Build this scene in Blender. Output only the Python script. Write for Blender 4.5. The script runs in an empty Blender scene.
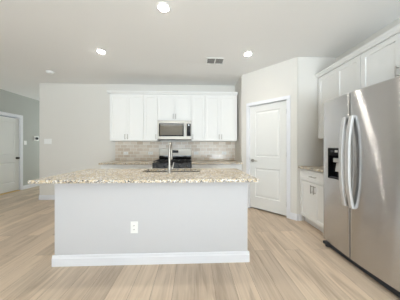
import bpy, bmesh, math
from mathutils import Vector, Matrix

C = bpy.context.scene.collection
S = bpy.context.scene
PI = math.pi

# ------------------------------------------------------------------ camera
F_PX, CAM_H = 170.0, 1.215
cam_d = bpy.data.cameras.new('camera')
cam_d.sensor_fit = 'HORIZONTAL'
cam_d.sensor_width = 36.0
cam_d.lens = 36.0 * F_PX / 400.0
cam_d.shift_y = -2.0 / 400.0
cam_d.clip_start = 0.02
cam = bpy.data.objects.new('camera', cam_d)
C.objects.link(cam)
cam.location = (0, 0, CAM_H)
cam.rotation_euler = (PI / 2, 0, -math.atan(6 / F_PX))
S.camera = cam

# ------------------------------------------------------------------ world, daylight, exposure
W = bpy.data.worlds.new('daylight_sky')
S.world = W
W.use_nodes = True
W.node_tree.nodes['Background'].inputs[0].default_value = (0.80, 0.90, 1.0, 1)
W.node_tree.nodes['Background'].inputs[1].default_value = 0.3

CEIL = 2.74
REAR = -4.2
# the windows of the rear wall (x0, x1, z0, z1) and the daylight that enters each of them
WINDOWS = [(-2.2, -0.1, 0.08, 2.45, 6, (0.84, 0.92, 1.0)),
           (0.2, 2.1, 0.08, 2.45, 6, (0.86, 0.93, 1.0))]
# unseen area lamp added low outside the windows to brighten the ceiling
gd = bpy.data.lights.new('added_ceiling_fill', 'AREA')
gd.shape = 'RECTANGLE'
gd.size, gd.size_y = 8.0, 3.0
gd.energy, gd.color = 2300, (0.81, 0.92, 1.0)
go = bpy.data.objects.new('added_ceiling_fill', gd)
C.objects.link(go)
go.location = (-1.2, REAR - 1.9, -0.12)
go.rotation_euler = (PI - math.radians(30), 0, 0)
for x0, x1, z0, z1, power, col in WINDOWS:
    ld = bpy.data.lights.new('window_daylight', 'AREA')
    ld.shape = 'RECTANGLE'
    ld.size, ld.size_y = x1 - x0, z1 - z0
    ld.energy, ld.color = power, col
    lo = bpy.data.objects.new('window_daylight', ld)
    C.objects.link(lo)
    lo.location = ((x0 + x1) / 2, REAR - 0.16, (z0 + z1) / 2)
    lo.rotation_euler = (PI / 2, 0, 0)
hd = bpy.data.lights.new('added_hall_fill', 'AREA')  # unseen lamp added behind the hall end to brighten the left wall
hd.shape, hd.size, hd.size_y = 'RECTANGLE', 0.9, 1.5
hd.color = (0.90, 1.0, 1.0)
ho = bpy.data.objects.new('added_hall_fill', hd)
C.objects.link(ho)
ho.location = (-4.3, 7.35, 1.45)
ho.rotation_euler = (-PI / 2, 0, 0)
CAN_EMIT = 85.0
CAN_W = 38.0           # kitchen ceiling lamps, watts each
HALL_W = 27.0          # strength of the lamp added at the far end of the hall
hd.energy = HALL_W
CAN_COL = (1.0, 0.95, 0.86)

S.view_settings.view_transform = 'Standard'
S.view_settings.look = 'None'
S.view_settings.gamma = 1.0
S.view_settings.use_curve_mapping = False
S.view_settings.exposure = 0.04
S.cycles.use_denoising = True
S.cycles.max_bounces = 10
S.cycles.diffuse_bounces = 6
S.cycles.sample_clamp_indirect = 8.0


# ------------------------------------------------------------------ materials
def lin(c):
    c = c / 255.0
    return c / 12.92 if c <= 0.04045 else ((c + 0.055) / 1.055) ** 2.4


def rgb(r, g, b):
    return (lin(r), lin(g), lin(b), 1)


def new_mat(name):
    m = bpy.data.materials.new(name)
    m.use_nodes = True
    nt = m.node_tree
    return m, nt, nt.nodes['Principled BSDF']


def node(nt, kind, **kw):
    n = nt.nodes.new(kind)
    for k, v in kw.items():
        if k in n.inputs:
            n.inputs[k].default_value = v
        else:
            setattr(n, k, v)
    return n


def plain(name, col, rough=0.5, metal=0.0, bump=0.0, bump_scale=200.0, vary=0.0, spec=0.5):
    m, nt, p = new_mat(name)
    p.inputs['Roughness'].default_value = rough
    p.inputs['Metallic'].default_value = metal
    p.inputs['Specular IOR Level'].default_value = spec
    tc = node(nt, 'ShaderNodeTexCoord')
    n = node(nt, 'ShaderNodeTexNoise', Scale=bump_scale, Detail=3.0)
    nt.links.new(tc.outputs['Object'], n.inputs['Vector'])
    mx = node(nt, 'ShaderNodeMix', data_type='RGBA', blend_type='MULTIPLY')
    mx.inputs['Factor'].default_value = vary
    mx.inputs[6].default_value = col
    nt.links.new(n.outputs['Color'], mx.inputs[7])
    nt.links.new(mx.outputs[2], p.inputs['Base Color'])
    if bump:
        b = node(nt, 'ShaderNodeBump', Strength=bump, Distance=0.002)
        nt.links.new(n.outputs['Fac'], b.inputs['Height'])
        nt.links.new(b.outputs['Normal'], p.inputs['Normal'])
    return m


def floor_mat():
    m, nt, p = new_mat('oak_planks')
    L = nt.links.new
    tc = node(nt, 'ShaderNodeTexCoord')
    sp = node(nt, 'ShaderNodeSeparateXYZ')
    L(tc.outputs['Object'], sp.inputs[0])
    cb = node(nt, 'ShaderNodeCombineXYZ')
    L(sp.outputs['Y'], cb.inputs['X'])
    L(sp.outputs['X'], cb.inputs['Y'])
    br = node(nt, 'ShaderNodeTexBrick', offset=0.37, offset_frequency=2)
    br.inputs['Scale'].default_value = 1.0
    br.inputs['Brick Width'].default_value = 1.22
    br.inputs['Row Height'].default_value = 0.18
    br.inputs['Mortar Size'].default_value = 0.0012
    br.inputs['Mortar Smooth'].default_value = 0.3
    br.inputs['Bias'].default_value = 0.0
    br.inputs['Color1'].default_value = (0.0, 0.0, 0.0, 1)
    br.inputs['Color2'].default_value = (1, 1, 1, 1)
    br.inputs['Mortar'].default_value = (0.3, 0.3, 0.3, 1)
    L(cb.outputs[0], br.inputs['Vector'])
    # the grain: noise stretched along each plank, shifted from plank to plank
    mp = node(nt, 'ShaderNodeMapping')
    mp.inputs['Scale'].default_value = (0.9, 34.0, 1.0)
    L(cb.outputs[0], mp.inputs['Vector'])
    off = node(nt, 'ShaderNodeVectorMath', operation='SCALE')
    off.inputs['Scale'].default_value = 37.0
    L(br.outputs['Color'], off.inputs[0])
    ad = node(nt, 'ShaderNodeVectorMath', operation='ADD')
    L(mp.outputs[0], ad.inputs[0])
    L(off.outputs[0], ad.inputs[1])
    g = node(nt, 'ShaderNodeTexNoise', Scale=1.6, Detail=8.0, Roughness=0.7, Distortion=0.35)
    L(ad.outputs[0], g.inputs['Vector'])
    r1 = node(nt, 'ShaderNodeValToRGB')
    r1.color_ramp.elements[0].position, r1.color_ramp.elements[0].color = 0.25, rgb(190, 172, 153)
    r1.color_ramp.elements[1].position, r1.color_ramp.elements[1].color = 0.72, rgb(226, 208, 188)
    e = r1.color_ramp.elements.new(0.46)
    e.color = rgb(212, 193, 172)
    L(g.outputs['Fac'], r1.inputs[0])
    mp2 = node(nt, 'ShaderNodeMapping')
    mp2.inputs['Scale'].default_value = (1.3, 9.0, 1.0)
    L(cb.outputs[0], mp2.inputs['Vector'])
    ad2 = node(nt, 'ShaderNodeVectorMath', operation='ADD')
    L(mp2.outputs[0], ad2.inputs[0])
    L(off.outputs[0], ad2.inputs[1])
    g2 = node(nt, 'ShaderNodeTexNoise', Scale=1.0, Detail=3.0, Roughness=0.55, Distortion=1.2)
    L(ad2.outputs[0], g2.inputs['Vector'])
    r3 = node(nt, 'ShaderNodeValToRGB')
    r3.color_ramp.elements[0].position, r3.color_ramp.elements[0].color = 0.30, (0.76, 0.74, 0.72, 1)
    r3.color_ramp.elements[1].position, r3.color_ramp.elements[1].color = 0.52, (1.0, 1.0, 1.0, 1)
    L(g2.outputs['Fac'], r3.inputs[0])
    fg = node(nt, 'ShaderNodeMix', data_type='RGBA', blend_type='MULTIPLY')
    fg.inputs['Factor'].default_value = 1.0
    L(r1.outputs[0], fg.inputs[6])
    L(r3.outputs[0], fg.inputs[7])
    r2 = node(nt, 'ShaderNodeValToRGB')
    r2.color_ramp.elements[0].color = (0.84, 0.83, 0.82, 1)
    r2.color_ramp.elements[1].color = (1.08, 1.07, 1.05, 1)
    L(br.outputs['Color'], r2.inputs[0])
    mx = node(nt, 'ShaderNodeMix', data_type='RGBA', blend_type='MULTIPLY')
    mx.inputs['Factor'].default_value = 1.0
    L(fg.outputs[2], mx.inputs[6])
    L(r2.outputs[0], mx.inputs[7])
    mo = node(nt, 'ShaderNodeMix', data_type='RGBA')
    L(br.outputs['Fac'], mo.inputs['Factor'])
    L(mx.outputs[2], mo.inputs[6])
    mo.inputs[7].default_value = rgb(128, 110, 92)
    L(mo.outputs[2], p.inputs['Base Color'])
    p.inputs['Roughness'].default_value = 0.42
    p.inputs['Specular IOR Level'].default_value = 0.35
    b = node(nt, 'ShaderNodeBump', Strength=0.12, Distance=0.001)
    L(g.outputs['Fac'], b.inputs['Height'])
    L(b.outputs['Normal'], p.inputs['Normal'])
    return m


def granite_mat():
    m, nt, p = new_mat('speckled_granite')
    L = nt.links.new
    tc = node(nt, 'ShaderNodeTexCoord')
    v = node(nt, 'ShaderNodeTexVoronoi', Scale=105.0, Randomness=1.0)
    L(tc.outputs['Object'], v.inputs['Vector'])
    sp = node(nt, 'ShaderNodeSeparateColor')
    L(v.outputs['Color'], sp.inputs[0])
    r = node(nt, 'ShaderNodeValToRGB')
    r.color_ramp.interpolation = 'CONSTANT'
    els = [(0.0, (78, 76, 78)), (0.12, (146, 143, 142)), (0.27, (206, 189, 160)), (0.45, (221, 208, 184)),
           (0.66, (238, 236, 232)), (0.84, (212, 195, 166)), (0.95, (172, 168, 164))]
    r.color_ramp.elements[0].color = rgb(*els[0][1])
    r.color_ramp.elements[1].position, r.color_ramp.elements[1].color = els[1][0], rgb(*els[1][1])
    for pos, c in els[2:]:
        r.color_ramp.elements.new(pos).color = rgb(*c)
    L(sp.outputs[0], r.inputs[0])
    n = node(nt, 'ShaderNodeTexNoise', Scale=5.0, Detail=4.0)
    L(tc.outputs['Object'], n.inputs['Vector'])
    r2 = node(nt, 'ShaderNodeValToRGB')
    r2.color_ramp.elements[0].position, r2.color_ramp.elements[0].color = 0.35, (0.86, 0.83, 0.78, 1)
    r2.color_ramp.elements[1].position, r2.color_ramp.elements[1].color = 0.65, (1, 1, 1, 1)
    L(n.outputs['Fac'], r2.inputs[0])
    mx = node(nt, 'ShaderNodeMix', data_type='RGBA', blend_type='MULTIPLY')
    mx.inputs['Factor'].default_value = 1.0
    L(r.outputs[0], mx.inputs[6])
    L(r2.outputs[0], mx.inputs[7])
    L(mx.outputs[2], p.inputs['Base Color'])
    p.inputs['Roughness'].default_value = 0.22
    p.inputs['Specular IOR Level'].default_value = 0.4
    return m


def tile_mat():
    m, nt, p = new_mat('taupe_subway_tile')
    L = nt.links.new
    tc = node(nt, 'ShaderNodeTexCoord')
    sp = node(nt, 'ShaderNodeSeparateXYZ')
    L(tc.outputs['Object'], sp.inputs[0])
    cb = node(nt, 'ShaderNodeCombineXYZ')
    L(sp.outputs['X'], cb.inputs['X'])
    L(sp.outputs['Z'], cb.inputs['Y'])
    br = node(nt, 'ShaderNodeTexBrick', offset=0.5)
    br.inputs['Scale'].default_value = 1.0
    br.inputs['Brick Width'].default_value = 0.152
    br.inputs['Row Height'].default_value = 0.076
    br.inputs['Mortar Size'].default_value = 0.005
    br.inputs['Mortar Smooth'].default_value = 0.2
    br.inputs['Color1'].default_value = rgb(208, 192, 174)
    br.inputs['Color2'].default_value = rgb(240, 231, 220)
    br.inputs['Mortar'].default_value = rgb(240, 238, 232)
    L(cb.outputs[0], br.inputs['Vector'])
    L(br.outputs['Color'], p.inputs['Base Color'])
    p.inputs['Roughness'].default_value = 0.16
    b = node(nt, 'ShaderNodeBump', Strength=0.4, Distance=0.002, invert=True)
    L(br.outputs['Fac'], b.inputs['Height'])
    L(b.outputs['Normal'], p.inputs['Normal'])
    return m


def steel_mat(name, col=(176, 175, 174), rough=0.20, groove=0.15):
    """brushed stainless steel: fine level grooves whose random slopes spread reflections up and down"""
    m, nt, p = new_mat(name)
    L = nt.links.new
    p.inputs['Metallic'].default_value = 1.0
    p.inputs['Roughness'].default_value = rough
    p.inputs['Base Color'].default_value = rgb(*col)
    p.inputs['Anisotropic'].default_value = 1.0
    tz = node(nt, 'ShaderNodeCombineXYZ', Z=1.0)
    L(tz.outputs[0], p.inputs['Tangent'])
    tc = node(nt, 'ShaderNodeTexCoord')
    mp = node(nt, 'ShaderNodeMapping')
    mp.inputs['Scale'].default_value = (60.0, 60.0, 20000.0)
    L(tc.outputs['Object'], mp.inputs['Vector'])
    fl = node(nt, 'ShaderNodeVectorMath', operation='FLOOR')
    L(mp.outputs[0], fl.inputs[0])
    wn = node(nt, 'ShaderNodeTexWhiteNoise', noise_dimensions='3D')
    L(fl.outputs[0], wn.inputs['Vector'])

    def math_(op, a, b=None):
        n = node(nt, 'ShaderNodeMath', operation=op)
        L(a, n.inputs[0])
        if b is not None:
            n.inputs[1].default_value = b
        return n.outputs[0]
    v = math_('SUBTRACT', wn.outputs['Value'], 0.5)
    v = math_('MULTIPLY', v, PI * 0.9)
    v = math_('TANGENT', v)
    v = math_('MULTIPLY', v, groove)
    cx = node(nt, 'ShaderNodeCombineXYZ')
    L(v, cx.inputs['Z'])
    ge = node(nt, 'ShaderNodeNewGeometry')
    ad = node(nt, 'ShaderNodeVectorMath', operation='ADD')
    L(ge.outputs['Normal'], ad.inputs[0])
    L(cx.outputs[0], ad.inputs[1])
    nm = node(nt, 'ShaderNodeVectorMath', operation='NORMALIZE')
    L(ad.outputs[0], nm.inputs[0])
    L(nm.outputs[0], p.inputs['Normal'])
    return m


def emit_mat(name, col, strength):
    m, nt, p = new_mat(name)
    p.inputs['Base Color'].default_value = (0.9, 0.9, 0.9, 1)
    p.inputs['Emission Color'].default_value = (*col, 1)
    p.inputs['Emission Strength'].default_value = strength
    return m


M = {
    'wall': plain('wall_paint', rgb(226, 223, 217), 0.85, bump=0.05, bump_scale=350, vary=0.02, spec=0.2),
    'wall_grey': plain('hall_wall_grey', rgb(186, 188, 183), 0.85, bump=0.05, bump_scale=350, vary=0.02, spec=0.2),  # left wall, a darker grey than the other walls
    'ceiling': plain('ceiling_paint', rgb(238, 237, 235), 0.9, bump=0.06, bump_scale=250, vary=0.02, spec=0.1),
    'trim': plain('trim_paint', rgb(231, 232, 236), 0.4, vary=0.01, spec=0.4),
    'door': plain('door_paint', rgb(226, 226, 223), 0.45, vary=0.01, spec=0.4),
    'cab': plain('cabinet_lacquer', rgb(235, 235, 233), 0.38, vary=0.01, spec=0.4),
    'cab_in': plain('cabinet_shadow_board', rgb(205, 200, 190), 0.6, vary=0.03),
    'island': plain('island_paint', rgb(206, 206, 208), 0.6, vary=0.01, spec=0.3),
    'floor': floor_mat(),
    'granite': granite_mat(),
    'tile': tile_mat(),
    'steel': steel_mat('brushed_steel', (205, 204, 204)),
    'steel_trim': plain('appliance_steel', rgb(196, 191, 182), 0.48, 0.7, vary=0.02),
    'steel_h': plain('satin_steel_handle', rgb(216, 216, 215), 0.45, 0.6, vary=0.02),
    'steel_side': plain('grey_appliance_side', rgb(120, 120, 120), 0.5, 0.3, vary=0.03),
    'nickel': plain('satin_nickel', rgb(176, 172, 166), 0.36, 1.0, vary=0.02),
    'chrome': plain('polished_chrome', rgb(205, 205, 205), 0.16, 1.0, vary=0.01),
    'bronze': plain('dark_bronze', rgb(70, 64, 58), 0.35, 0.8, vary=0.05),
    'black': plain('black_enamel', rgb(22, 22, 23), 0.25, vary=0.05),
    'glass': plain('black_glass', rgb(14, 14, 15), 0.06, vary=0.02),
    'mwglass': plain('microwave_glass_reflection', rgb(112, 104, 90), 0.06, vary=0.02, spec=0.9),  # beige reflection in the glass is put into its base colour
    'iron': plain('cast_iron', rgb(26, 26, 27), 0.55, bump=0.2, vary=0.05),
    'plastic': plain('white_plastic', rgb(243, 243, 241), 0.35, vary=0.01),
    'slot': plain('dark_slot', rgb(60, 58, 56), 0.6, vary=0.02),
    'greyp': plain('dark_grey_plastic', rgb(58, 60, 64), 0.45, vary=0.03),
    'vent_in': plain('vent_shadow', rgb(150, 148, 145), 0.8, vary=0.03),
    'wood': plain('pine_threshold', rgb(214, 180, 112), 0.5, vary=0.15, bump_scale=40),
    'display': emit_mat('lit_display', (0.75, 0.88, 1.0), 0.8),
    'lens': emit_mat('lamp_lens', CAN_COL, CAN_EMIT),
}


# ------------------------------------------------------------------ mesh helpers
class MB:
    """collects shapes and links them as one mesh object"""

    def __init__(self):
        self.bm = bmesh.new()

    def _add(self, fn, bevel=0.0, seg=2):
        t = bmesh.new()
        fn(t)
        if bevel:
            bmesh.ops.bevel(t, geom=t.edges[:], offset=bevel, segments=seg, profile=0.6, affect='EDGES', clamp_overlap=True)
        me = bpy.data.meshes.new('tmp')
        t.to_mesh(me)
        t.free()
        self.bm.from_mesh(me)
        bpy.data.meshes.remove(me)
        return self

    def box(self, x0, x1, y0, y1, z0, z1, bevel=0.0, seg=2):
        def f(t):
            bmesh.ops.create_cube(t, size=1.0, matrix=Matrix.Translation(((x0 + x1) / 2, (y0 + y1) / 2, (z0 + z1) / 2))
                                  @ Matrix.Diagonal((abs(x1 - x0), abs(y1 - y0), abs(z1 - z0), 1)))
        return self._add(f, bevel, seg)

    def cyl(self, p, axis, r, h, r2=None, n=24, bevel=0.0):
        """a cylinder of length h that starts at p and runs along axis"""
        q = Vector((0, 0, 1)).rotation_difference(Vector(axis).normalized())
        mt = Matrix.Translation(Vector(p)) @ q.to_matrix().to_4x4() @ Matrix.Translation((0, 0, h / 2))

        def f(t):
            bmesh.ops.create_cone(t, cap_ends=True, segments=n, radius1=r, radius2=r if r2 is None else r2, depth=h, matrix=mt)
        return self._add(f, 0)

    def tube(self, pts, r, n=12):
        pts = [Vector(p) for p in pts]

        def f(t):
            rings, up = [], None
            for i, p in enumerate(pts):
                a = pts[max(i - 1, 0)]
                b = pts[min(i + 1, len(pts) - 1)]
                d = (b - a).normalized()
                if up is None:
                    up = d.orthogonal().normalized()
                up = (up - d * up.dot(d)).normalized()
                s = d.cross(up)
                rr = r[i] if isinstance(r, (list, tuple)) else r
                rings.append([t.verts.new(p + (up * math.cos(2 * PI * k / n) + s * math.sin(2 * PI * k / n)) * rr) for k in range(n)])
            for u, v in zip(rings, rings[1:]):
                for k in range(n):
                    t.faces.new((u[k], u[(k + 1) % n], v[(k + 1) % n], v[k]))
            t.faces.new(list(reversed(rings[0])))
            t.faces.new(rings[-1])
        return self._add(f)

    def lathe(self, prof, loc=(0, 0, 0), n=32):
        """profile of (radius, z) points turned about the vertical axis through loc"""
        def f(t):
            rings = []
            for r, z in prof:
                if r < 1e-6:
                    rings.append([t.verts.new((loc[0], loc[1], loc[2] + z))])
                else:
                    rings.append([t.verts.new((loc[0] + r * math.cos(2 * PI * k / n), loc[1] + r * math.sin(2 * PI * k / n), loc[2] + z)) for k in range(n)])
            for u, v in zip(rings, rings[1:]):
                for k in range(n):
                    a, b = u[k % len(u)], u[(k + 1) % len(u)]
                    c, d = v[(k + 1) % len(v)], v[k % len(v)]
                    fs = [a]
                    for w in (b, c, d):
                        if w not in fs:
                            fs.append(w)
                    if len(fs) > 2:
                        t.faces.new(fs)
        return self._add(f)

    def prism(self, poly, axis, a, b):
        """a polygon of 2-D points swept from a to b along 'x', 'y' or 'z'"""
        def P(u, v, w):
            return {'x': (w, u, v), 'y': (u, w, v), 'z': (u, v, w)}[axis]

        def f(t):
            A = [t.verts.new(P(u, v, a)) for u, v in poly]
            B = [t.verts.new(P(u, v, b)) for u, v in poly]
            t.faces.new(A)
            t.faces.new(list(reversed(B)))
            for k in range(len(poly)):
                j = (k + 1) % len(poly)
                t.faces.new((A[k], B[k], B[j], A[j]))
            bmesh.ops.recalc_face_normals(t, faces=t.faces[:])
        return self._add(f)

    def panel(self, x0, x1, z0, z1, yf, th, holes, prof):
        """a slab whose front (at y = yf, facing -y) has panels sunk into it.
        holes: (hx0, hx1, hz0, hz1) stacked above one another with equal hx; prof: (inset, depth) steps"""
        def f(t):
            def q(a, b, c, d):
                t.faces.new([t.verts.new(p) for p in (a, b, c, d)])

            def rect(u0, u1, w0, w1, y):
                return [(u0, y, w0), (u1, y, w0), (u1, y, w1), (u0, y, w1)]
            hx0, hx1 = holes[0][0], holes[0][1]
            q(*rect(x0, hx0, z0, z1, yf))
            q(*rect(hx1, x1, z0, z1, yf))
            zs = [z0] + [v for h in sorted(holes, key=lambda h: h[2]) for v in (h[2], h[3])] + [z1]
            for k in range(0, len(zs), 2):
                q(*rect(hx0, hx1, zs[k], zs[k + 1], yf))
            for h in holes:
                prev = rect(*h, yf)
                for ins, dep in prof:
                    cur = rect(h[0] + ins, h[1] - ins, h[2] + ins, h[3] - ins, yf + dep)
                    for k in range(4):
                        j = (k + 1) % 4
                        q(prev[k], prev[j], cur[j], cur[k])
                    prev = cur
                q(*prev)
            yb = yf + th
            q(*reversed(rect(x0, x1, z0, z1, yb)))
            fr, bk = rect(x0, x1, z0, z1, yf), rect(x0, x1, z0, z1, yb)
            for k in range(4):
                j = (k + 1) % 4
                q(fr[j], fr[k], bk[k], bk[j])
            bmesh.ops.remove_doubles(t, verts=t.verts[:], dist=1e-5)
            bmesh.ops.recalc_face_normals(t, faces=t.faces[:])
        return self._add(f)

    def build(self, name, mat, parent=None, smooth=False):
        me = bpy.data.meshes.new(name)
        self.bm.to_mesh(me)
        self.bm.free()
        if smooth:
            for p in me.polygons:
                p.use_smooth = True
            me.set_sharp_from_angle(angle=math.radians(35))
        me.materials.append(mat)
        o = bpy.data.objects.new(name, me)
        C.objects.link(o)
        if parent:
            o.parent = parent
        return o


def tag(o, label, cat, group=None):
    o['label'], o['category'] = label, cat
    if group:
        o['group'] = group
    return o


def thing(name, label, cat, loc=(0, 0, 0), rz=0.0, group=None):
    o = bpy.data.objects.new(name, None)
    o.empty_display_size = 0.1
    C.objects.link(o)
    o.location, o.rotation_euler = loc, (0, 0, rz)
    return tag(o, label, cat, group)


def struct(name, mb, mat, loc=(0, 0, 0), rz=0.0):
    o = mb.build(name, mat)
    o['kind'] = 'structure'
    o.location, o.rotation_euler = loc, (0, 0, rz)
    return o


def copy_tree(o, parent=None):
    c = o.copy()
    C.objects.link(c)
    if parent:
        c.parent = parent
    for ch in list(o.children):
        copy_tree(ch, c)
    return c


FACE_LEFT = -PI / 2      # a thing turned so that its front looks towards -x

# ------------------------------------------------------------------ the room
LEFT, RIGHT, BACK = -5.0, 2.40, 4.12
END = -3.63              # free end of the kitchen wall, where the hall begins
HALL = 7.2
NOOK = 2.79              # the wall the right-hand cabinets start from
PX0, PY0, PX1, PY1 = 1.00, 3.52, 1.73, NOOK     # the angled pantry wall
T = 0.12

struct('floor', MB().box(LEFT - T, RIGHT + T, REAR - T, HALL + T, -0.1, 0), M['floor'])
struct('ceiling', MB().box(LEFT - T, RIGHT + T, REAR - T, HALL + T, CEIL, CEIL + 0.1), M['ceiling'])
struct('wall_back', MB().box(END, RIGHT, BACK, BACK + T, 0, CEIL, 0.012, 3), M['wall'])
struct('wall_hall', MB().box(END + 0.002, END + T, BACK + T, HALL, 0, CEIL), M['wall'])
HW0, HW1, HWZ0, HWZ1 = -4.75, -3.85, 0.7, 2.2  # unseen window opening, added to let the hall fill lamp in
struct('wall_hall_end', MB().box(LEFT, HW0, HALL, HALL + T, 0, CEIL).box(HW1, END + T, HALL, HALL + T, 0, CEIL)
       .box(HW0, HW1, HALL, HALL + T, 0, HWZ0).box(HW0, HW1, HALL, HALL + T, HWZ1, CEIL), M['wall'])
struct('window_3', MB().box(HW0, HW0 + .05, HALL + .03, HALL + .09, HWZ0, HWZ1).box(HW1 - .05, HW1, HALL + .03, HALL + .09, HWZ0, HWZ1)
       .box(HW0, HW1, HALL + .03, HALL + .09, HWZ0, HWZ0 + .05).box(HW0, HW1, HALL + .03, HALL + .09, HWZ1 - .05, HWZ1), M['trim'])
struct('wall_right', MB().box(RIGHT, RIGHT + T, REAR, BACK + T, 0, CEIL), M['wall'])
struct('wall_nook', MB().box(PX1 + 0.02, RIGHT, NOOK, NOOK + T, 0, CEIL), M['wall'])
struct('wall_pantry_side', MB().box(PX0, PX0 + T, PY0 + 0.03, BACK, 0, CEIL), M['wall'])

# left wall with its door opening
D2A, D2B, D2H = 4.224, 5.064, 2.085     # door opening along y, its height
struct('wall_left', MB().box(LEFT - T, LEFT, REAR, D2A, 0, CEIL).box(LEFT - T, LEFT, D2B, HALL, 0, CEIL)
       .box(LEFT - T, LEFT, D2A, D2B, D2H, CEIL), M['wall_grey'])

# the angled wall, built in a frame of its own: x along it from the left corner, front at y = 0
PL = math.hypot(PX1 - PX0, PY1 - PY0)
PROT = math.atan2(PY1 - PY0, PX1 - PX0)
DA, DB, DH = 0.168, 0.868, 2.06
struct('wall_pantry', MB().prism([(0, 0), (DA, 0), (DA, T), (-0.05, T)], 'z', 0, CEIL)
       .prism([(DB, 0), (PL, 0), (PL + 0.05, T), (DB, T)], 'z', 0, CEIL)
       .box(DA, DB, 0, T, DH, CEIL), M['wall'], (PX0, PY0, 0), PROT)

# rear wall behind the camera with its windows
rw = MB()
xs = [LEFT] + [v for w in WINDOWS for v in (w[0], w[1])] + [RIGHT]
for k in range(0, len(xs), 2):
    rw.box(xs[k], xs[k + 1], REAR - T, REAR, 0, CEIL)
for w in WINDOWS:
    rw.box(w[0], w[1], REAR - T, REAR, 0, w[2])
    rw.box(w[0], w[1], REAR - T, REAR, w[3], CEIL)
struct('wall_rear', rw, M['wall'])
for i, w in enumerate(WINDOWS):
    f = MB()
    for a, b, c, d in ((w[0], w[0] + .05, w[2], w[3]), (w[1] - .05, w[1], w[2], w[3]), (w[0], w[1], w[2], w[2] + .05),
                       (w[0], w[1], w[3] - .05, w[3]), ((w[0] + w[1]) / 2 - .03, (w[0] + w[1]) / 2 + .03, w[2], w[3])):
        f.box(a, b, REAR - 0.09, REAR - 0.03, c, d)
    struct('window_%d' % (i + 1), f, M['trim'])

# baseboards: flat board with a stepped, eased top
BH, BT = 0.11, 0.016


def base_profile(t=BT, h=BH):
    return [(0, 0), (-t, 0), (-t, h * .72), (-t * .72, h * .78), (-t * .6, h * .94), (-t * .3, h), (0, h)]


struct('baseboard_back', MB().prism([(BACK + u, v) for u, v in base_profile()], 'x', END, -1.90), M['trim'])
struct('baseboard_left', MB().prism([(LEFT - u, v) for u, v in base_profile()], 'y', D2B + 0.075, HALL)
       .prism([(LEFT - u, v) for u, v in base_profile()], 'y', REAR, D2A - 0.075), M['trim'])
struct('baseboard_pantry', MB().prism(base_profile(), 'x', 0.0, DA - 0.06).prism(base_profile(), 'x', DB + 0.06, PL),
       M['trim'], (PX0, PY0, 0), PROT)
struct('baseboard_nook', MB().box(PX1 + 0.002, 1.80, NOOK - BT, NOOK, 0, BH, 0.004), M['trim'])
struct('baseboard_rear', MB().box(LEFT, RIGHT, REAR, REAR + BT, 0, BH), M['trim'])


# ------------------------------------------------------------------ the two panelled doors
RAISED = [(0.010, 0.010), (0.022, 0.012), (0.050, 0.004)]


def panel_door(name, w, loc, rz, hinge_right, knob):
    """leaf of width w, its front at y = 0 of its own frame, with hardware"""
    d = MB().panel(0.003, w - 0.003, 0.026, 2.050, 0.022, 0.035,
                   [(0.115, w - 0.115, 0.25, 0.82), (0.115, w - 0.115, 1.04, 1.93)], RAISED).build(name, M['door'])
    d['kind'] = 'structure'
    d.location, d.rotation_euler = loc, (0, 0, rz)
    hx = w - 0.0015 if hinge_right else 0.0015
    for z in (0.22, 1.10, 1.86):
        MB().cyl((hx, 0.016, z - 0.045), (0, 0, 1), 0.007, 0.09, n=10).box(hx - 0.012, hx + 0.001, 0.0185, 0.0215, z - 0.043, z + 0.043).build('hinge', M['nickel'], d)
    kx = 0.065 if hinge_right else w - 0.065
    if knob:
        k = MB().cyl((kx, 0.021, 0.93), (0, -1, 0), 0.032, 0.008).cyl((kx, 0.016, 0.93), (0, -1, 0), 0.012, 0.03)
        k._add(lambda t: bmesh.ops.create_uvsphere(t, u_segments=20, v_segments=12, radius=0.028,
                                                   matrix=Matrix.Translation((kx, -0.03, 0.93)) @ Matrix.Diagonal((1, .75, 1, 1))))
        k.build('door_knob', M['bronze'], d, True)
    else:
        MB().cyl((kx, 0.021, 0.965), (0, -1, 0), 0.032, 0.008).cyl((kx, 0.016, 0.965), (0, -1, 0), 0.011, 0.045) \
            .tube([(kx - 0.012, -0.032, 0.965), (kx + 0.03, -0.034, 0.966), (kx + 0.075, -0.030, 0.964), (kx + 0.115, -0.026, 0.962)],
                  [0.010, 0.010, 0.009, 0.007]).build('door_handle', M['nickel'], d, True)
    return d


def casing(name, a, b, h, loc, rz, cw=0.06):
    """three casing boards round an opening from a to b, in the frame of a wall whose front is y = 0"""
    m = MB()
    for x0, x1, z0, z1 in ((a - cw, a, 0, h), (b, b + cw, 0, h), (a - cw, b + cw, h, h + cw)):
        m.box(x0, x1, -0.018, -0.0005, z0, z1, 0.005)
    # the jamb boards inside the opening, with the stop the door closes against
    m.box(a - 0.001, a + 0.0015, 0, T, 0, h).box(b - 0.0015, b + 0.001, 0, T, 0, h).box(a, b, 0, T, h - 0.0015, h)
    o = struct(name, m, M['trim'], loc, rz)
    return o


casing('trim_1', DA, DB, DH, (PX0, PY0, 0), PROT)
n_ = Vector((math.cos(PROT), math.sin(PROT), 0))
panel_door('door_1', DB - DA, Vector((PX0, PY0, 0)) + n_ * DA, PROT, True, False)
# left wall: its front looks towards +x, so local x runs towards +y
casing('trim_2', 0.0, D2B - D2A, D2H, (LEFT, D2A, 0), PI / 2, 0.075)
panel_door('door_2', D2B - D2A, (LEFT, D2A, 0), PI / 2, False, True)
struct('trim_3', MB().box(LEFT - 0.11, LEFT + 0.03, D2A + 0.003, D2B - 0.003, 0.0, 0.012, 0.004), M['wood'])


# ------------------------------------------------------------------ cabinets
SHAKER = [(0.0025, 0.009)]
GAP = 0.0025


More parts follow.
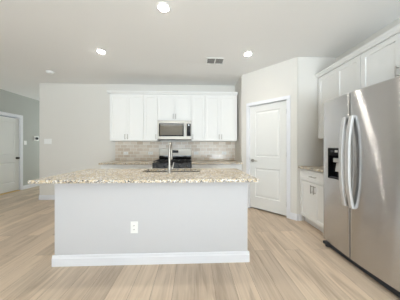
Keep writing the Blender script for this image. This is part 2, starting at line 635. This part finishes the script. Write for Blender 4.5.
def bar_pull(x, z, length, vertical, parent, y=0.0):
    m = MB()
    h = length / 2
    if vertical:
        m.cyl((x, y - 0.030, z - h), (0, 0, 1), 0.006, length, n=12)
        for s in (-1, 1):
            m.cyl((x, y + 0.0, z + s * h * .7), (0, -1, 0), 0.005, 0.03, n=10)
    else:
        m.cyl((x - h, y - 0.030, z), (1, 0, 0), 0.006, length, n=12)
        for s in (-1, 1):
            m.cyl((x + s * h * .7, y + 0.0, z), (0, -1, 0), 0.005, 0.03, n=10)
    return m.build('handle', M['nickel'], parent, True)


def shaker(name, x0, x1, z0, z1, parent, rail=0.055, y=0.0):
    g = GAP / 2
    return MB().panel(x0 + g, x1 - g, z0 + g, z1 - g, y, 0.02,
                      [(x0 + rail, x1 - rail, z0 + rail, z1 - rail)], SHAKER).build(name, M['cab'], parent)


def upper(label, loc, rz, w, h, depth, doors, group, low=0.028):
    """wall cabinet: front of the doors at y = 0, body behind; doors: list of (x0, x1, handle side)"""
    t = thing('wall_cabinet', label, 'cabinet', loc, rz, group)
    b = MB().box(0.0008, w - 0.0008, 0.0215, depth, 0.0, h, 0.0015, 1).build('body', M['cab'], t)
    for x0, x1, side in doors:
        d = shaker('door', x0, x1, 0.004, h - 0.02, t)
        hx = x1 - low if side > 0 else x0 + low
        bar_pull(hx, 0.004 + 0.085, 0.11, True, d)
    return t


UF = 3.74                # front of the back wall's wall cabinets
UZ, UT = 1.37, 2.39
U_DEP = BACK - UF - 0.002
ug = 'white wall cabinets on the back wall'
xsU = [-1.826, -1.097, -0.795, -0.055, 0.241, 0.925]
upper('white two-door wall cabinet at the free left end, above the left counter', (xsU[0], UF, UZ), 0, xsU[1] - xsU[0], UT - UZ, U_DEP,
      [(0.004, 0.366, 1), (0.366, 0.727, -1)], ug)
upper('narrow white one-door wall cabinet just left of the microwave', (xsU[1], UF, UZ), 0, xsU[2] - xsU[1], UT - UZ, U_DEP,
      [(0.002, 0.300, 1)], ug)
upper('short white two-door wall cabinet directly above the microwave', (xsU[2], UF, 1.815), 0, xsU[3] - xsU[2], UT - 1.815, U_DEP,
      [(0.002, 0.370, 1), (0.370, 0.738, -1)], ug)
upper('narrow white one-door wall cabinet just right of the microwave', (xsU[3], UF, UZ), 0, xsU[4] - xsU[3], UT - UZ, U_DEP,
      [(0.002, 0.294, -1)], ug)
t = upper('white two-door wall cabinet on the back wall beside the pantry corner', (xsU[4], UF, UZ), 0, xsU[5] - xsU[4], UT - UZ, U_DEP,
          [(0.002, 0.340, 1), (0.340, 0.682, -1)], ug)
MB().box(xsU[5] - xsU[4] + 0.001, 0.955 - xsU[4], 0.004, 0.024, 0, UT - UZ).build('filler_strip', M['cab'], t)

RF = 2.07                # front of the right wall's wall cabinets
R_DEP = RIGHT - RF - 0.002
RY = [2.785, 2.043, 1.200]
upper('white two-door wall cabinet above the counter beside the refrigerator', (RF, RY[0], UZ), FACE_LEFT, RY[0] - RY[1], UT - UZ, R_DEP,
      [(0.02, 0.38, 1), (0.38, 0.740, -1)], 'white wall cabinets on the right wall')
upper('white two-door wall cabinet over the top of the refrigerator', (RF, RY[1], 1.90), FACE_LEFT, RY[1] - RY[2], UT - 1.90, R_DEP,
      [(0.004, 0.42, 1), (0.42, 0.839, -1)], 'white wall cabinets on the right wall')


def crown_profile(z):
    # (outwards, up) steps of the cabinet crown
    return [(0.03, z), (-0.004, z), (-0.008, z + 0.012), (-0.022, z + 0.026), (-0.036, z + 0.036), (-0.040, z + 0.055), (0.03, z + 0.055)]


CZ = UT + 0.001
o = MB().prism([(UF + u, v) for u, v in crown_profile(CZ)], 'x', xsU[0] - 0.040, 0.962)
o.prism([(xsU[0] + u, v) for u, v in crown_profile(CZ)], 'y', UF - 0.02, BACK - 0.002)
tag(o.build('crown_molding', M['cab']), 'white crown molding along the tops of the cabinets on the back wall', 'molding')
o = MB().prism([(RF + u, v) for u, v in crown_profile(CZ)], 'y', RY[2], RY[0])
tag(o.build('crown_molding', M['cab']), 'white crown molding over the cabinets above the refrigerator', 'molding')


def base_unit(label, loc, rz, w, depth, doors, drawers, group, dpull=0.11):
    t = thing('base_cabinet', label, 'cabinet', loc, rz, group)
    MB().box(0.0008, w - 0.0008, 0.0215, depth, 0.10, 0.882, 0.0015, 1).build('body', M['cab'], t)
    MB().box(0.0008, w - 0.0008, 0.09, depth, 0.0005, 0.099).build('toe_kick', M['cab'], t)
    for x0, x1 in drawers:
        d = shaker('drawer', x0, x1, 0.70, 0.868, t, 0.04)
        bar_pull((x0 + x1) / 2, 0.784, 0.13, False, d)
    for x0, x1, side in doors:
        d = shaker('door', x0, x1, 0.115, 0.690, t)
        bar_pull(x1 - 0.03 if side > 0 else x0 + 0.03, 0.60, 0.12, True, d)
    return t


BF = 3.475               # front of the back wall's base cabinets
B_DEP = BACK - BF - 0.002
RA, RB = -0.832, -0.053  # the range's slot
bg = 'white base cabinets under the back counter'
w1 = 0.68
base_unit('white base cabinet at the free left end of the back counter', (-1.87, BF, 0), 0, w1, B_DEP,
          [(0.003, w1 / 2, 1), (w1 / 2, w1 - .002, -1)], [(0.003, w1 - .002)], bg)
w2 = RA - (-1.87 + w1) - 0.003
base_unit('narrow white base cabinet just left of the range', (-1.87 + w1, BF, 0), 0, w2, B_DEP,
          [(0.002, w2 - .002, 1)], [(0.002, w2 - .002)], bg)
w3 = 0.30
base_unit('narrow white base cabinet just right of the range', (RB + 0.003, BF, 0), 0, w3, B_DEP,
          [(0.002, w3 - .002, -1)], [(0.002, w3 - .002)], bg)
w4 = 0.99 - (RB + 0.003 + w3)
base_unit('white base cabinet at the pantry end of the back counter', (RB + 0.003 + w3, BF, 0), 0, w4, B_DEP,
          [(0.002, w4 / 2, 1), (w4 / 2, w4 - .01, -1)], [(0.002, w4 - .01)], bg)
GX = 1.762               # front of the base cabinet beside the refrigerator
w5 = RY[0] - 2.110
base_unit('white base cabinet with one drawer over two doors beside the refrigerator', (GX, RY[0], 0), FACE_LEFT, w5, RIGHT - GX - 0.002,
          [(0.02, w5 / 2 + .01, 1), (w5 / 2 + .01, w5 - .003, -1)], [(0.02, w5 - .003)], None)

# counters
tag(MB().box(-1.90, RA - 0.001, BF - 0.025, BACK - 0.002, 0.884, 0.914, 0.004).build('countertop', M['granite']),
    'speckled granite countertop on the back wall left of the range', 'countertop')
tag(MB().box(RB + 0.001, 0.996, BF - 0.025, BACK - 0.002, 0.884, 0.914, 0.004).build('countertop', M['granite']),
    'speckled granite countertop on the back wall right of the range', 'countertop')
tag(MB().box(GX - 0.025, RIGHT - 0.002, 2.111, NOOK - 0.002, 0.884, 0.914, 0.004).build('countertop', M['granite']),
    'small granite countertop between the refrigerator and the wall corner', 'countertop')

# tiles between counter and cabinets
tag(MB().box(-1.87, 0.998, BACK - 0.010, BACK - 0.0005, 0.9155, 1.368).build('backsplash', M['tile']),
    'taupe subway tile backsplash behind the range', 'backsplash')


# ------------------------------------------------------------------ outlets, switches, thermostat
def outlet(name, label, loc, rz, w, h, horizontal=False, group=None):
    t = thing(name, label, 'outlet', loc, rz, group)
    MB().box(-w / 2, w / 2, -0.006, -0.0005, -h / 2, h / 2, 0.002).build('cover_plate', M['plastic'], t)
    for s in (-1, 1):
        cx, cz = (s * 0.021, 0) if horizontal else (0, s * 0.021)
        r = MB().box(cx - 0.016, cx + 0.016, -0.009, -0.0055, cz - 0.016, cz + 0.016, 0.003).build('receptacle', M['plastic'], t)
        for e in (-1, 1):
            dx, dz = (0, e * 0.006) if horizontal else (e * 0.006, 0)
            a, b = (0.005, 0.0015) if horizontal else (0.0015, 0.005)
            MB().box(cx + dx - a, cx + dx + a, -0.0096, -0.0085, cz + dz - b, cz + dz + b).build('slot', M['slot'], r)
    return t


IFRONT = 1.805
outlet('wall_outlet', 'white duplex outlet low on the front of the kitchen island', (-0.625, IFRONT, 0.385), 0, 0.076, 0.122)
og = 'horizontal outlets on the tile backsplash'
for px, lab in ((-1.62, 'white outlet on the tiles, leftmost of the two left of the range'),
                (-1.04, 'white outlet on the tiles just left of the range'),
                (0.05, 'white outlet on the tiles just right of the range'),
                (0.73, 'white outlet on the tiles near the pantry corner')):
    outlet('wall_outlet', lab, (px, BACK - 0.0105, 1.09), 0, 0.115, 0.072, True, og)


def switch(label, loc, rz, n):
    w = 0.03 + 0.046 * n
    t = thing('light_switch', label, 'light switch', loc, rz)
    MB().box(-w / 2, w / 2, -0.006, -0.0005, -0.06, 0.06, 0.002).build('cover_plate', M['plastic'], t)
    for k in range(n):
        cx = (k - (n - 1) / 2) * 0.046
        MB().prism([(-0.0055, -0.034), (-0.010, -0.032), (-0.007, 0.0), (-0.0085, 0.032), (-0.0055, 0.034)], 'x', cx - 0.0165, cx + 0.0165).build('rocker', M['plastic'], t)
    return t


switch('wide white light switch plate on the kitchen wall near its free left edge', (-3.43, BACK, 1.37), 0, 3)
switch('small white light switch on the hall wall beside the left door', (LEFT, 5.22, 1.37), PI / 2, 1)
t = thing('thermostat', 'white thermostat with a round dark face on the hall wall', 'thermostat', (LEFT, 5.56, 1.516), PI / 2)
MB().box(-0.075, 0.075, -0.022, -0.0005, -0.075, 0.075, 0.008, 3).build('back_plate', M['plastic'], t, True)
MB().cyl((0.0, -0.020, 0), (0, -1, 0), 0.045, 0.02, n=32).build('dial', M['black'], t, True)

# ------------------------------------------------------------------ kitchen island
IX0, IX1, IY1 = -1.438, 0.575, 2.487
t = thing('kitchen_island', 'white kitchen island with a plain front panel in the middle of the room', 'island', ((IX0 + IX1) / 2, IFRONT, 0))
ox, oy = (IX0 + IX1) / 2, IFRONT
hw = (IX1 - IX0) / 2
# body as an open box so that the sink has room inside
ib = MB().box(-hw, hw, 0, 0.09, 0.001, 0.882, 0.004)
ib.box(-hw, -hw + 0.02, 0.09, IY1 - oy, 0.001, 0.882).box(hw - 0.02, hw, 0.09, IY1 - oy, 0.001, 0.882)
ib.box(-hw + 0.02, hw - 0.02, IY1 - oy - 0.02, IY1 - oy, 0.10, 0.882).box(-hw + 0.02, hw - 0.02, 0.09, IY1 - oy - 0.02, 0.10, 0.12)
ib.build('body', M['island'], t)
bb = MB().prism(base_profile(), 'x', -hw - BT, hw + BT)
bb.prism([(-hw + u, v) for u, v in base_profile()], 'y', 0.0, IY1 - oy).prism([(hw - u, v) for u, v in base_profile()], 'y', 0.0, IY1 - oy)
bb.build('baseboard', M['trim'], t)
# kitchen side: three pairs of doors
for k in range(4):
    a = -hw + 0.025 + k * (2 * hw - 0.05) / 4
    b = a + (2 * hw - 0.05) / 4
    d = MB().panel(-b, -a, 0.115, 0.868, 0.0, 0.02, [(-b + .055, -a - .055, 0.17, 0.81)], SHAKER).build('door', M['cab'], t)
    d.rotation_euler = (0, 0, PI)
    d.location = (0, IY1 - oy + 0.021, 0)

# its granite slab with the cut-out for the sink
SX0, SX1, SY0, SY1 = -1.535, 0.632, 1.625, 2.515
HX0, HX1, HY0, HY1 = -0.66, 0.08, 2.13, 2.44
sl = MB()


def slab(t):
    def ring(x0, x1, y0, y1, z):
        return [t.verts.new(p) for p in ((x0, y0, z), (x1, y0, z), (x1, y1, z), (x0, y1, z))]
    e = 0.004
    o0, o1 = ring(SX0, SX1, SY0, SY1, 0.884 + e), ring(SX0, SX1, SY0, SY1, 0.914 - e)
    ot, ob = ring(SX0 + e, SX1 - e, SY0 + e, SY1 - e, 0.914), ring(SX0 + e, SX1 - e, SY0 + e, SY1 - e, 0.884)
    it, ibt = ring(HX0, HX1, HY0, HY1, 0.914), ring(HX0, HX1, HY0, HY1, 0.884)
    for A, B in ((o0, o1), (o1, ot), (ot, it), (it, ibt), (ibt, ob), (ob, o0)):
        for k in range(4):
            j = (k + 1) % 4
            t.faces.new((A[k], A[j], B[j], B[k]))
    bmesh.ops.recalc_face_normals(t, faces=t.faces[:])


sl._add(slab)
tag(sl.build('island_countertop', M['granite']), 'large speckled granite countertop overhanging the kitchen island', 'countertop')

# undermount sink
t = thing('kitchen_sink', 'stainless undermount sink set into the island countertop', 'sink', ((HX0 + HX1) / 2, (HY0 + HY1) / 2, 0.68))
a, b = (HX1 - HX0) / 2, (HY1 - HY0) / 2
bs = MB()


def basin(t_):
    def ring(dx, dy, z):
        return [t_.verts.new(p) for p in ((-a + dx, -b + dy, z), (a - dx, -b + dy, z), (a - dx, b - dy, z), (-a + dx, b - dy, z))]
    R = [ring(-0.02, -0.02, 0.2025), ring(0.002, 0.002, 0.2025), ring(0.012, 0.012, 0.02), ring(0.03, 0.03, 0.006),
         ring(0.03, 0.03, 0.0), ring(0.008, 0.008, 0.016), ring(-0.004, -0.004, 0.199), ring(-0.02, -0.02, 0.199)]
    for A, B in zip(R, R[1:] + R[:1]):
        if A is R[3]:
            continue
        for k in range(4):
            j = (k + 1) % 4
            t_.faces.new((A[k], A[j], B[j], B[k]))
    t_.faces.new(R[3])
    t_.faces.new(R[4])
    bmesh.ops.recalc_face_normals(t_, faces=t_.faces[:])


bs._add(basin)
bs.build('basin', M['chrome'], t)
MB().lathe([(0, 0.009), (0.03, 0.009), (0.042, 0.0075), (0.044, 0.0065)], (0, 0, 0)).build('drain', M['chrome'], t, True)

# gooseneck faucet on the near side of the sink, spout over the basin
t = thing('kitchen_faucet', 'brushed nickel gooseneck faucet standing by the island sink', 'faucet', (-0.295, 2.06, 0.9145))
MB().lathe([(0, 0), (0.030, 0), (0.030, 0.006), (0.025, 0.012), (0.021, 0.05), (0.019, 0.09), (0.0, 0.09)]).build('base', M['nickel'], t, True)
arc = [(0, 0, 0.08), (0, 0, 0.16), (0, 0, 0.27)]
for k in range(1, 13):
    th = PI * k / 12
    arc.append((0, 0.085 - 0.085 * math.cos(th), 0.27 + 0.085 * math.sin(th) * 1.15))
arc += [(0, 0.17, 0.24)]
MB().tube(arc, 0.0135, 16).build('spout', M['nickel'], t, True)
MB().lathe([(0, 0.0), (0.013, 0.0), (0.018, 0.01), (0.018, 0.08), (0.014, 0.10), (0, 0.10)], (0, 0.17, 0.145)).build('spray_head', M['nickel'], t, True)
MB().cyl((0.018, 0, 0.055), (1, 0, 0), 0.012, 0.022, n=16).tube([(0.034, 0, 0.055), (0.040, 0, 0.075), (0.052, 0.0, 0.13)], [0.008, 0.007, 0.005]).build('lever', M['nickel'], t, True)

# ------------------------------------------------------------------ microwave
MX0, MX1, MZ0, MZ1, MY = -0.793, -0.058, 1.385, 1.813, 3.715
mw = MX1 - MX0
mh = MZ1 - MZ0
t = thing('microwave', 'stainless over-the-range microwave with a dark glass window', 'microwave', (MX0, MY, MZ0))
MB().box(0, mw, 0.035, BACK - MY - 0.003, 0.012, mh - 0.001, 0.002).build('body', M['steel_side'], t)
cp = 0.115
d = MB()
d.box(0.001, mw - cp, 0.0, 0.034, mh - 0.062, mh - 0.003, 0.003).box(0.001, mw - cp, 0.0, 0.034, 0.02, 0.085, 0.003)
d.box(0.001, 0.03, 0.0, 0.034, 0.085, mh - 0.062).box(mw - cp - 0.05, mw - cp, 0.0, 0.034, 0.085, mh - 0.062)
d = d.build('door', M['steel_trim'], t)
MB().box(0.03, mw - cp - 0.05, 0.006, 0.030, 0.085, mh - 0.062).build('window', M['glass'], d)
MB().box(0.055, mw - cp - 0.075, 0.004, 0.0065, 0.108, mh - 0.085).build('screen', M['mwglass'], d)
hm = MB().cyl((mw - cp - 0.024, -0.034, 0.06), (0, 0, 1), 0.010, mh - 0.10, n=16)
for z in (0.085, mh - 0.065):
    hm.cyl((mw - cp - 0.024, 0.002, z), (0, -1, 0), 0.007, 0.034, n=12)
hm.build('handle', M['steel_h'], d, True)
c = MB().box(mw - cp + 0.002, mw - 0.001, 0.0, 0.034, 0.02, mh - 0.003, 0.003).build('control_panel', M['steel_trim'], t)
MB().box(mw - cp + 0.012, mw - 0.012, -0.002, 0.004, 0.09, mh - 0.065, 0.001).build('keypad', M['glass'], c)
MB().box(mw - 0.07, mw - 0.045, -0.0035, -0.0015, mh - 0.11, mh - 0.09).build('display', M['display'], c)
vg = MB().box(0.001, mw - 0.001, 0.004, 0.034, 0.0, 0.018, 0.002).build('vent_grille', M['black'], t)

# ------------------------------------------------------------------ range
t = thing('range', 'stainless and black gas range between the back counters', 'stove', (RA + 0.001, 3.40, 0))
rw_ = RB - RA - 0.002
rd = BACK - 0.012 - 3.40
MB().box(0.001, rw_ - 0.001, 0.05, rd, 0.03, 0.895, 0.002).build('body', M['steel_side'], t)
for sx in (0.04, rw_ - 0.04):
    for sy in (0.10, rd - 0.06):
        MB().cyl((sx, sy, 0.001), (0, 0, 1), 0.016, 0.029, n=12).build('foot', M['black'], t)
d = MB().box(0.004, rw_ - 0.004, 0.0, 0.046, 0.24, 0.79, 0.006).build('oven_door', M['steel_trim'], t)
MB().box(0.09, rw_ - 0.09, -0.002, 0.01, 0.33, 0.66, 0.001).build('window', M['glass'], d)
h = MB().cyl((0.05, -0.045, 0.735), (1, 0, 0), 0.012, rw_ - 0.10, n=16)
for x in (0.09, rw_ - 0.09):
    h.cyl((x, 0.002, 0.735), (0, -1, 0), 0.009, 0.047, n=12)
h.build('handle', M['steel_h'], d, True)
MB().box(0.004, rw_ - 0.004, 0.004, 0.046, 0.045, 0.232, 0.006).build('drawer', M['steel_trim'], t)
c = MB().prism([(0.0, 0.80), (0.02, 0.905), (0.06, 0.905), (0.06, 0.80)], 'x', 0.004, rw_ - 0.004).build('control_panel', M['black'], t)
for k in range(5):
    x = 0.09 + k * (rw_ - 0.18) / 4
    MB().cyl((x, 0.012, 0.852), (0, -1, 0.18), 0.024, 0.012, n=20).cyl((x, 0.002, 0.854), (0, -1, 0.18), 0.019, 0.026, 0.016, n=20).build('knob', M['greyp'], c, True)
cook = MB().box(0.002, rw_ - 0.002, 0.02, rd - 0.07, 0.896, 0.918, 0.004).build('cooktop', M['black'], t)
for bx, by in ((0.17, 0.18), (0.17, 0.46), (rw_ - 0.17, 0.18), (rw_ - 0.17, 0.46), (rw_ / 2, 0.32)):
    MB().lathe([(0, 0.022), (0.030, 0.022), (0.034, 0.014), (0.045, 0.012), (0.048, 0.0), (0, 0.0)], (bx, by, 0.9185), 24).build('burner', M['iron'], cook, True)
for gx0, gx1 in ((0.02, rw_ / 3 - 0.004), (rw_ / 3 + 0.004, 2 * rw_ / 3 - 0.004), (2 * rw_ / 3 + 0.004, rw_ - 0.02)):
    g = MB()
    z0, z1 = 0.945, 0.960
    y0, y1 = 0.05, rd - 0.10
    for x in (gx0, gx1 - 0.014, (gx0 + gx1) / 2 - 0.007):
        g.box(x, x + 0.014, y0, y1, z0, z1, 0.002, 1)
    for y in (y0, y1 - 0.014, (y0 + y1) / 2 - 0.007, y0 + (y1 - y0) * .25, y0 + (y1 - y0) * .75):
        g.box(gx0, gx1, y, y + 0.014, z0, z1, 0.002, 1)
    for x in (gx0, gx1 - 0.014):
        for y in (y0, y1 - 0.014):
            g.box(x, x + 0.014, y, y + 0.014, 0.918, z0)
    g.build('grate', M['iron'], cook)
# backguard: black lower half, steel upper half with the clock
b = MB().box(0.004, rw_ - 0.004, rd - 0.066, rd, 0.897, 1.20, 0.006).build('backguard', M['steel_trim'], t)
MB().box(0.012, rw_ - 0.012, rd - 0.069, rd - 0.064, 0.925, 1.035, 0.001).build('lower_panel', M['glass'], b)
MB().box(rw_ / 2 - 0.075, rw_ / 2 + 0.075, rd - 0.069, rd - 0.064, 1.10, 1.165, 0.001).build('display', M['glass'], b)

# ------------------------------------------------------------------ refrigerator (front towards -x; a gentle arc across both doors)
FX, FYL, FYR = 1.600, 2.100, 1.162
FC = (FYL + FYR) / 2
RAD = 2.9
t = thing('refrigerator', 'tall stainless side-by-side refrigerator with an ice and water dispenser', 'refrigerator', (FX, FC, 0))


def fx(y):               # front surface as x over y, relative to the thing
    return RAD - math.sqrt(RAD * RAD - y * y)


HL = (FYL - FYR) / 2
SEAM = 1.694 - FC
FZ0, FZ1 = 0.075, 1.785
DT = 0.075               # door thickness at the seam
BODYX = 0.105


def door_mesh(y0, y1, hole=None):
    """a door whose front follows the arc, edges rounded; hole (y0, y1, z0, z1) is left open for the dispenser"""
    m = MB()

    def f(t_):
        r = 0.010
        n = 28
        ys = [y0, y0 + r * .3, y0 + r] + [y0 + r + (y1 - y0 - 2 * r) * k / n for k in range(1, n)] + [y1 - r, y1 - r * .3, y1]
        if hole:
            ys = sorted(set([y for y in ys if min(abs(y - hole[0]), abs(y - hole[1])) > 0.004] + [hole[0], hole[1]]))
        zs = [FZ0, FZ0 + r * .3, FZ0 + r] + ([hole[2], hole[3]] if hole else []) + [FZ1 - r, FZ1 - r * .3, FZ1]

        def edge(v, lo, hi):
            d_ = min(v - lo, hi - v)
            if d_ >= r:
                return 0.0
            return r - math.sqrt(max(r * r - (r - d_) ** 2, 0))
        g = [[t_.verts.new((fx(y) + max(edge(y, y0, y1), edge(z, FZ0, FZ1)), y, z)) for z in zs] for y in ys]
        for i in range(len(ys) - 1):
            for k in range(len(zs) - 1):
                if hole and ys[i] >= hole[0] - 1e-6 and ys[i + 1] <= hole[1] + 1e-6 and zs[k] >= hole[2] - 1e-6 and zs[k + 1] <= hole[3] + 1e-6:
                    continue
                t_.faces.new((g[i][k], g[i][k + 1], g[i + 1][k + 1], g[i + 1][k]))
        bk = {}
        rim = [(i, 0) for i in range(len(ys))] + [(len(ys) - 1, k) for k in range(1, len(zs))] \
            + [(i, len(zs) - 1) for i in range(len(ys) - 2, -1, -1)] + [(0, k) for k in range(len(zs) - 2, 0, -1)]
        bv = [t_.verts.new((BODYX - 0.004, ys[i], zs[k])) for i, k in rim]
        for q in range(len(rim)):
            w_ = (q + 1) % len(rim)
            t_.faces.new((g[rim[q][0]][rim[q][1]], g[rim[w_][0]][rim[w_][1]], bv[w_], bv[q]))
        t_.faces.new(bv)
        bmesh.ops.recalc_face_normals(t_, faces=t_.faces[:])
    m._add(f)
    return m


HOLE = (SEAM + 0.112, SEAM + 0.300, 0.86, 1.215)
MB().box(BODYX, RIGHT - FX - 0.03, -HL + 0.004, HL - 0.004, 0.06, 1.765, 0.003).build('body', M['steel_side'], t)
ld_ = door_mesh(SEAM + 0.003, HL, HOLE).build('door', M['steel'], t, True)
ld_['label'] = 'narrower door with the dispenser'
rd_ = door_mesh(-HL, SEAM - 0.003).build('door', M['steel'], t, True)
rd_['label'] = 'wider plain door'
# dispenser: black recess with controls, nozzle and paddle
y0, y1, z0, z1 = HOLE
xf = fx((y0 + y1) / 2)
dp = MB()
dp.box(xf + 0.060, xf + 0.068, y0, y1, z0, z1)
dp.box(xf + 0.002, xf + 0.060, y0 - 0.002, y0 + 0.006, z0, z1).box(xf + 0.002, xf + 0.060, y1 - 0.006, y1 + 0.002, z0, z1)
dp.box(xf + 0.002, xf + 0.060, y0, y1, z0 - 0.002, z0 + 0.008).box(xf + 0.002, xf + 0.060, y0, y1, z1 - 0.008, z1 + 0.002)
dp = dp.build('dispenser', M['black'], t)
cp_ = MB().box(xf - 0.001, xf + 0.058, y0 + 0.006, y1 - 0.006, z1 - 0.115, z1 - 0.008, 0.002).build('control_panel', M['glass'], dp)
MB().box(xf - 0.003, xf + 0.0, y0 + 0.045, y0 + 0.085, z1 - 0.05, z1 - 0.025).build('button', M['steel_h'], cp_)
MB().box(xf - 0.003, xf + 0.0, y1 - 0.085, y1 - 0.045, z1 - 0.05, z1 - 0.025).build('button', M['greyp'], cp_)
MB().box(xf + 0.018, xf + 0.055, y0 + 0.055, y1 - 0.055, z1 - 0.165, z1 - 0.116, 0.006).build('nozzle', M['steel_h'], dp)
MB().prism([(xf + 0.055, z1 - 0.17), (xf + 0.048, z1 - 0.17), (xf + 0.030, z1 - 0.27), (xf + 0.038, z1 - 0.272)], 'y', y0 + 0.07, y1 - 0.07).build('paddle', M['steel_h'], dp)
MB().box(xf + 0.006, xf + 0.058, y0 + 0.008, y1 - 0.008, z0 + 0.008, z0 + 0.016, 0.002).build('drip_tray', M['greyp'], dp)


def fridge_handle(y, parent):
    """a long flat bar bowed away from the door between two feet"""
    m = MB()

    def f(t_):
        n, zc, hh = 26, 1.075, 0.465
        rings = []
        for k in range(n + 1):
            u = -1 + 2 * k / n
            z = zc + hh * u
            off = 0.012 + 0.046 * (1 - abs(u) ** 2.6)
            th = 0.024 + 0.008 * abs(u) ** 3
            w = 0.021
            x = fx(y) - off
            prof = [(-th / 2, -w * .8), (-th / 2, w * .8), (-th * .3, w), (th * .3, w), (th / 2, w * .8), (th / 2, -w * .8), (th * .3, -w), (-th * .3, -w)]
            rings.append([t_.verts.new((x + p, y + q, z)) for p, q in prof])
        for A, B in zip(rings, rings[1:]):
            for k in range(8):
                j = (k + 1) % 8
                t_.faces.new((A[k], A[j], B[j], B[k]))
        t_.faces.new(rings[0])
        t_.faces.new(list(reversed(rings[-1])))
        bmesh.ops.recalc_face_normals(t_, faces=t_.faces[:])
    m._add(f)
    return m.build('handle', M['steel_h'], parent, True)


fridge_handle(SEAM + 0.040, ld_)
fridge_handle(SEAM - 0.040, rd_)
g = MB().box(0.045, 0.10, -HL + 0.01, HL - 0.06, 0.012, 0.068, 0.004)
for k in range(3):
    g.box(0.040, 0.047, -HL + 0.02, HL - 0.07, 0.020 + k * 0.016, 0.026 + k * 0.016)
g.build('grille', M['greyp'], t)
for s in (1, -1):
    ft = MB().box(0.015, 0.12, s * (HL - 0.055) - 0.035, s * (HL - 0.055) + 0.035, 0.026, 0.058, 0.006).cyl((0.05, s * (HL - 0.055), 0.001), (0, 0, 1), 0.024, 0.026, n=20)
    ft.build('foot', M['greyp'], t)
for s in (1, -1):
    MB().box(0.11, 0.19, s * (HL - 0.06) - 0.03, s * (HL - 0.06) + 0.03, 1.7655, 1.80, 0.006).build('hinge_cover', M['greyp'], t)

# ------------------------------------------------------------------ ceiling: lamps, vent, smoke detector
cl = thing('ceiling_light', 'round recessed ceiling light nearest the camera, above the island', 'light', (-0.331, 1.858, CEIL), 0, 'recessed ceiling lights')
MB().lathe([(0.052, -0.0025), (0.058, -0.006), (0.072, -0.005), (0.078, -0.0005)]).build('trim_ring', M['plastic'], cl, True)
MB().lathe([(0.052, -0.0015), (0.050, -0.006), (0.038, -0.013), (0.02, -0.017), (0.0, -0.018)]).build('lens', M['lens'], cl, True)
beam = bpy.data.lights.new('lamp_beam', 'SPOT')
beam.energy, beam.color = CAN_W, CAN_COL
beam.spot_size, beam.spot_blend, beam.shadow_soft_size = math.radians(115), 1.0, 0.05
lb = bpy.data.objects.new('lamp_beam', beam)
C.objects.link(lb)
lb.parent = cl
lb.location = (0, 0, -0.03)
for x, y, lab in ((-1.469, 2.74, 'round recessed ceiling light farthest left, toward the hall side'),
                  (0.876, 2.73, 'round recessed ceiling light in front of the angled pantry wall')):
    c2 = copy_tree(cl)
    c2.location = (x, y, CEIL)
    c2['label'] = lab

t = thing('ceiling_vent', 'white rectangular air vent in the ceiling before the back cabinets', 'vent', (0.368, 2.965, CEIL))
vw, vd = 0.158, 0.108
f = MB()
for a, b, c, d in ((-vw, vw, -vd, -vd + .022), (-vw, vw, vd - .022, vd), (-vw, -vw + .022, -vd, vd), (vw - .022, vw, -vd, vd), (-.010, .010, -vd, vd)):
    f.box(a, b, c, d, -0.010, -0.0005, 0.002, 1)
f.build('frame', M['plastic'], t)
MB().box(-vw + .022, vw - .022, -vd + .022, vd - .022, -0.0022, -0.0008).build('duct_shade_plate', M['vent_in'], t)  # flat plate, the shade inside the duct put into its grey
for s in (-1, 1):
    for k in range(7):
        y = -vd + 0.034 + k * 0.0237
        x0, x1 = (0.010, vw - .022) if s > 0 else (-vw + .022, -0.010)
        MB().prism([(y + 0.009, -0.003), (y + 0.0105, -0.003), (y + 0.0015, -0.009), (y, -0.009)], 'x', x0, x1).build('louver', M['plastic'], t)

t = thing('smoke_detector', 'small white round smoke detector on the ceiling near the hall', 'smoke detector', (-2.868, 3.50, CEIL))
MB().lathe([(0.0, -0.004), (0.07, -0.004), (0.07, -0.001)]).build('base', M['plastic'], t, True)
MB().lathe([(0.064, -0.0045), (0.066, -0.024), (0.055, -0.040), (0.03, -0.046), (0, -0.047)]).build('cover', M['plastic'], t, True)
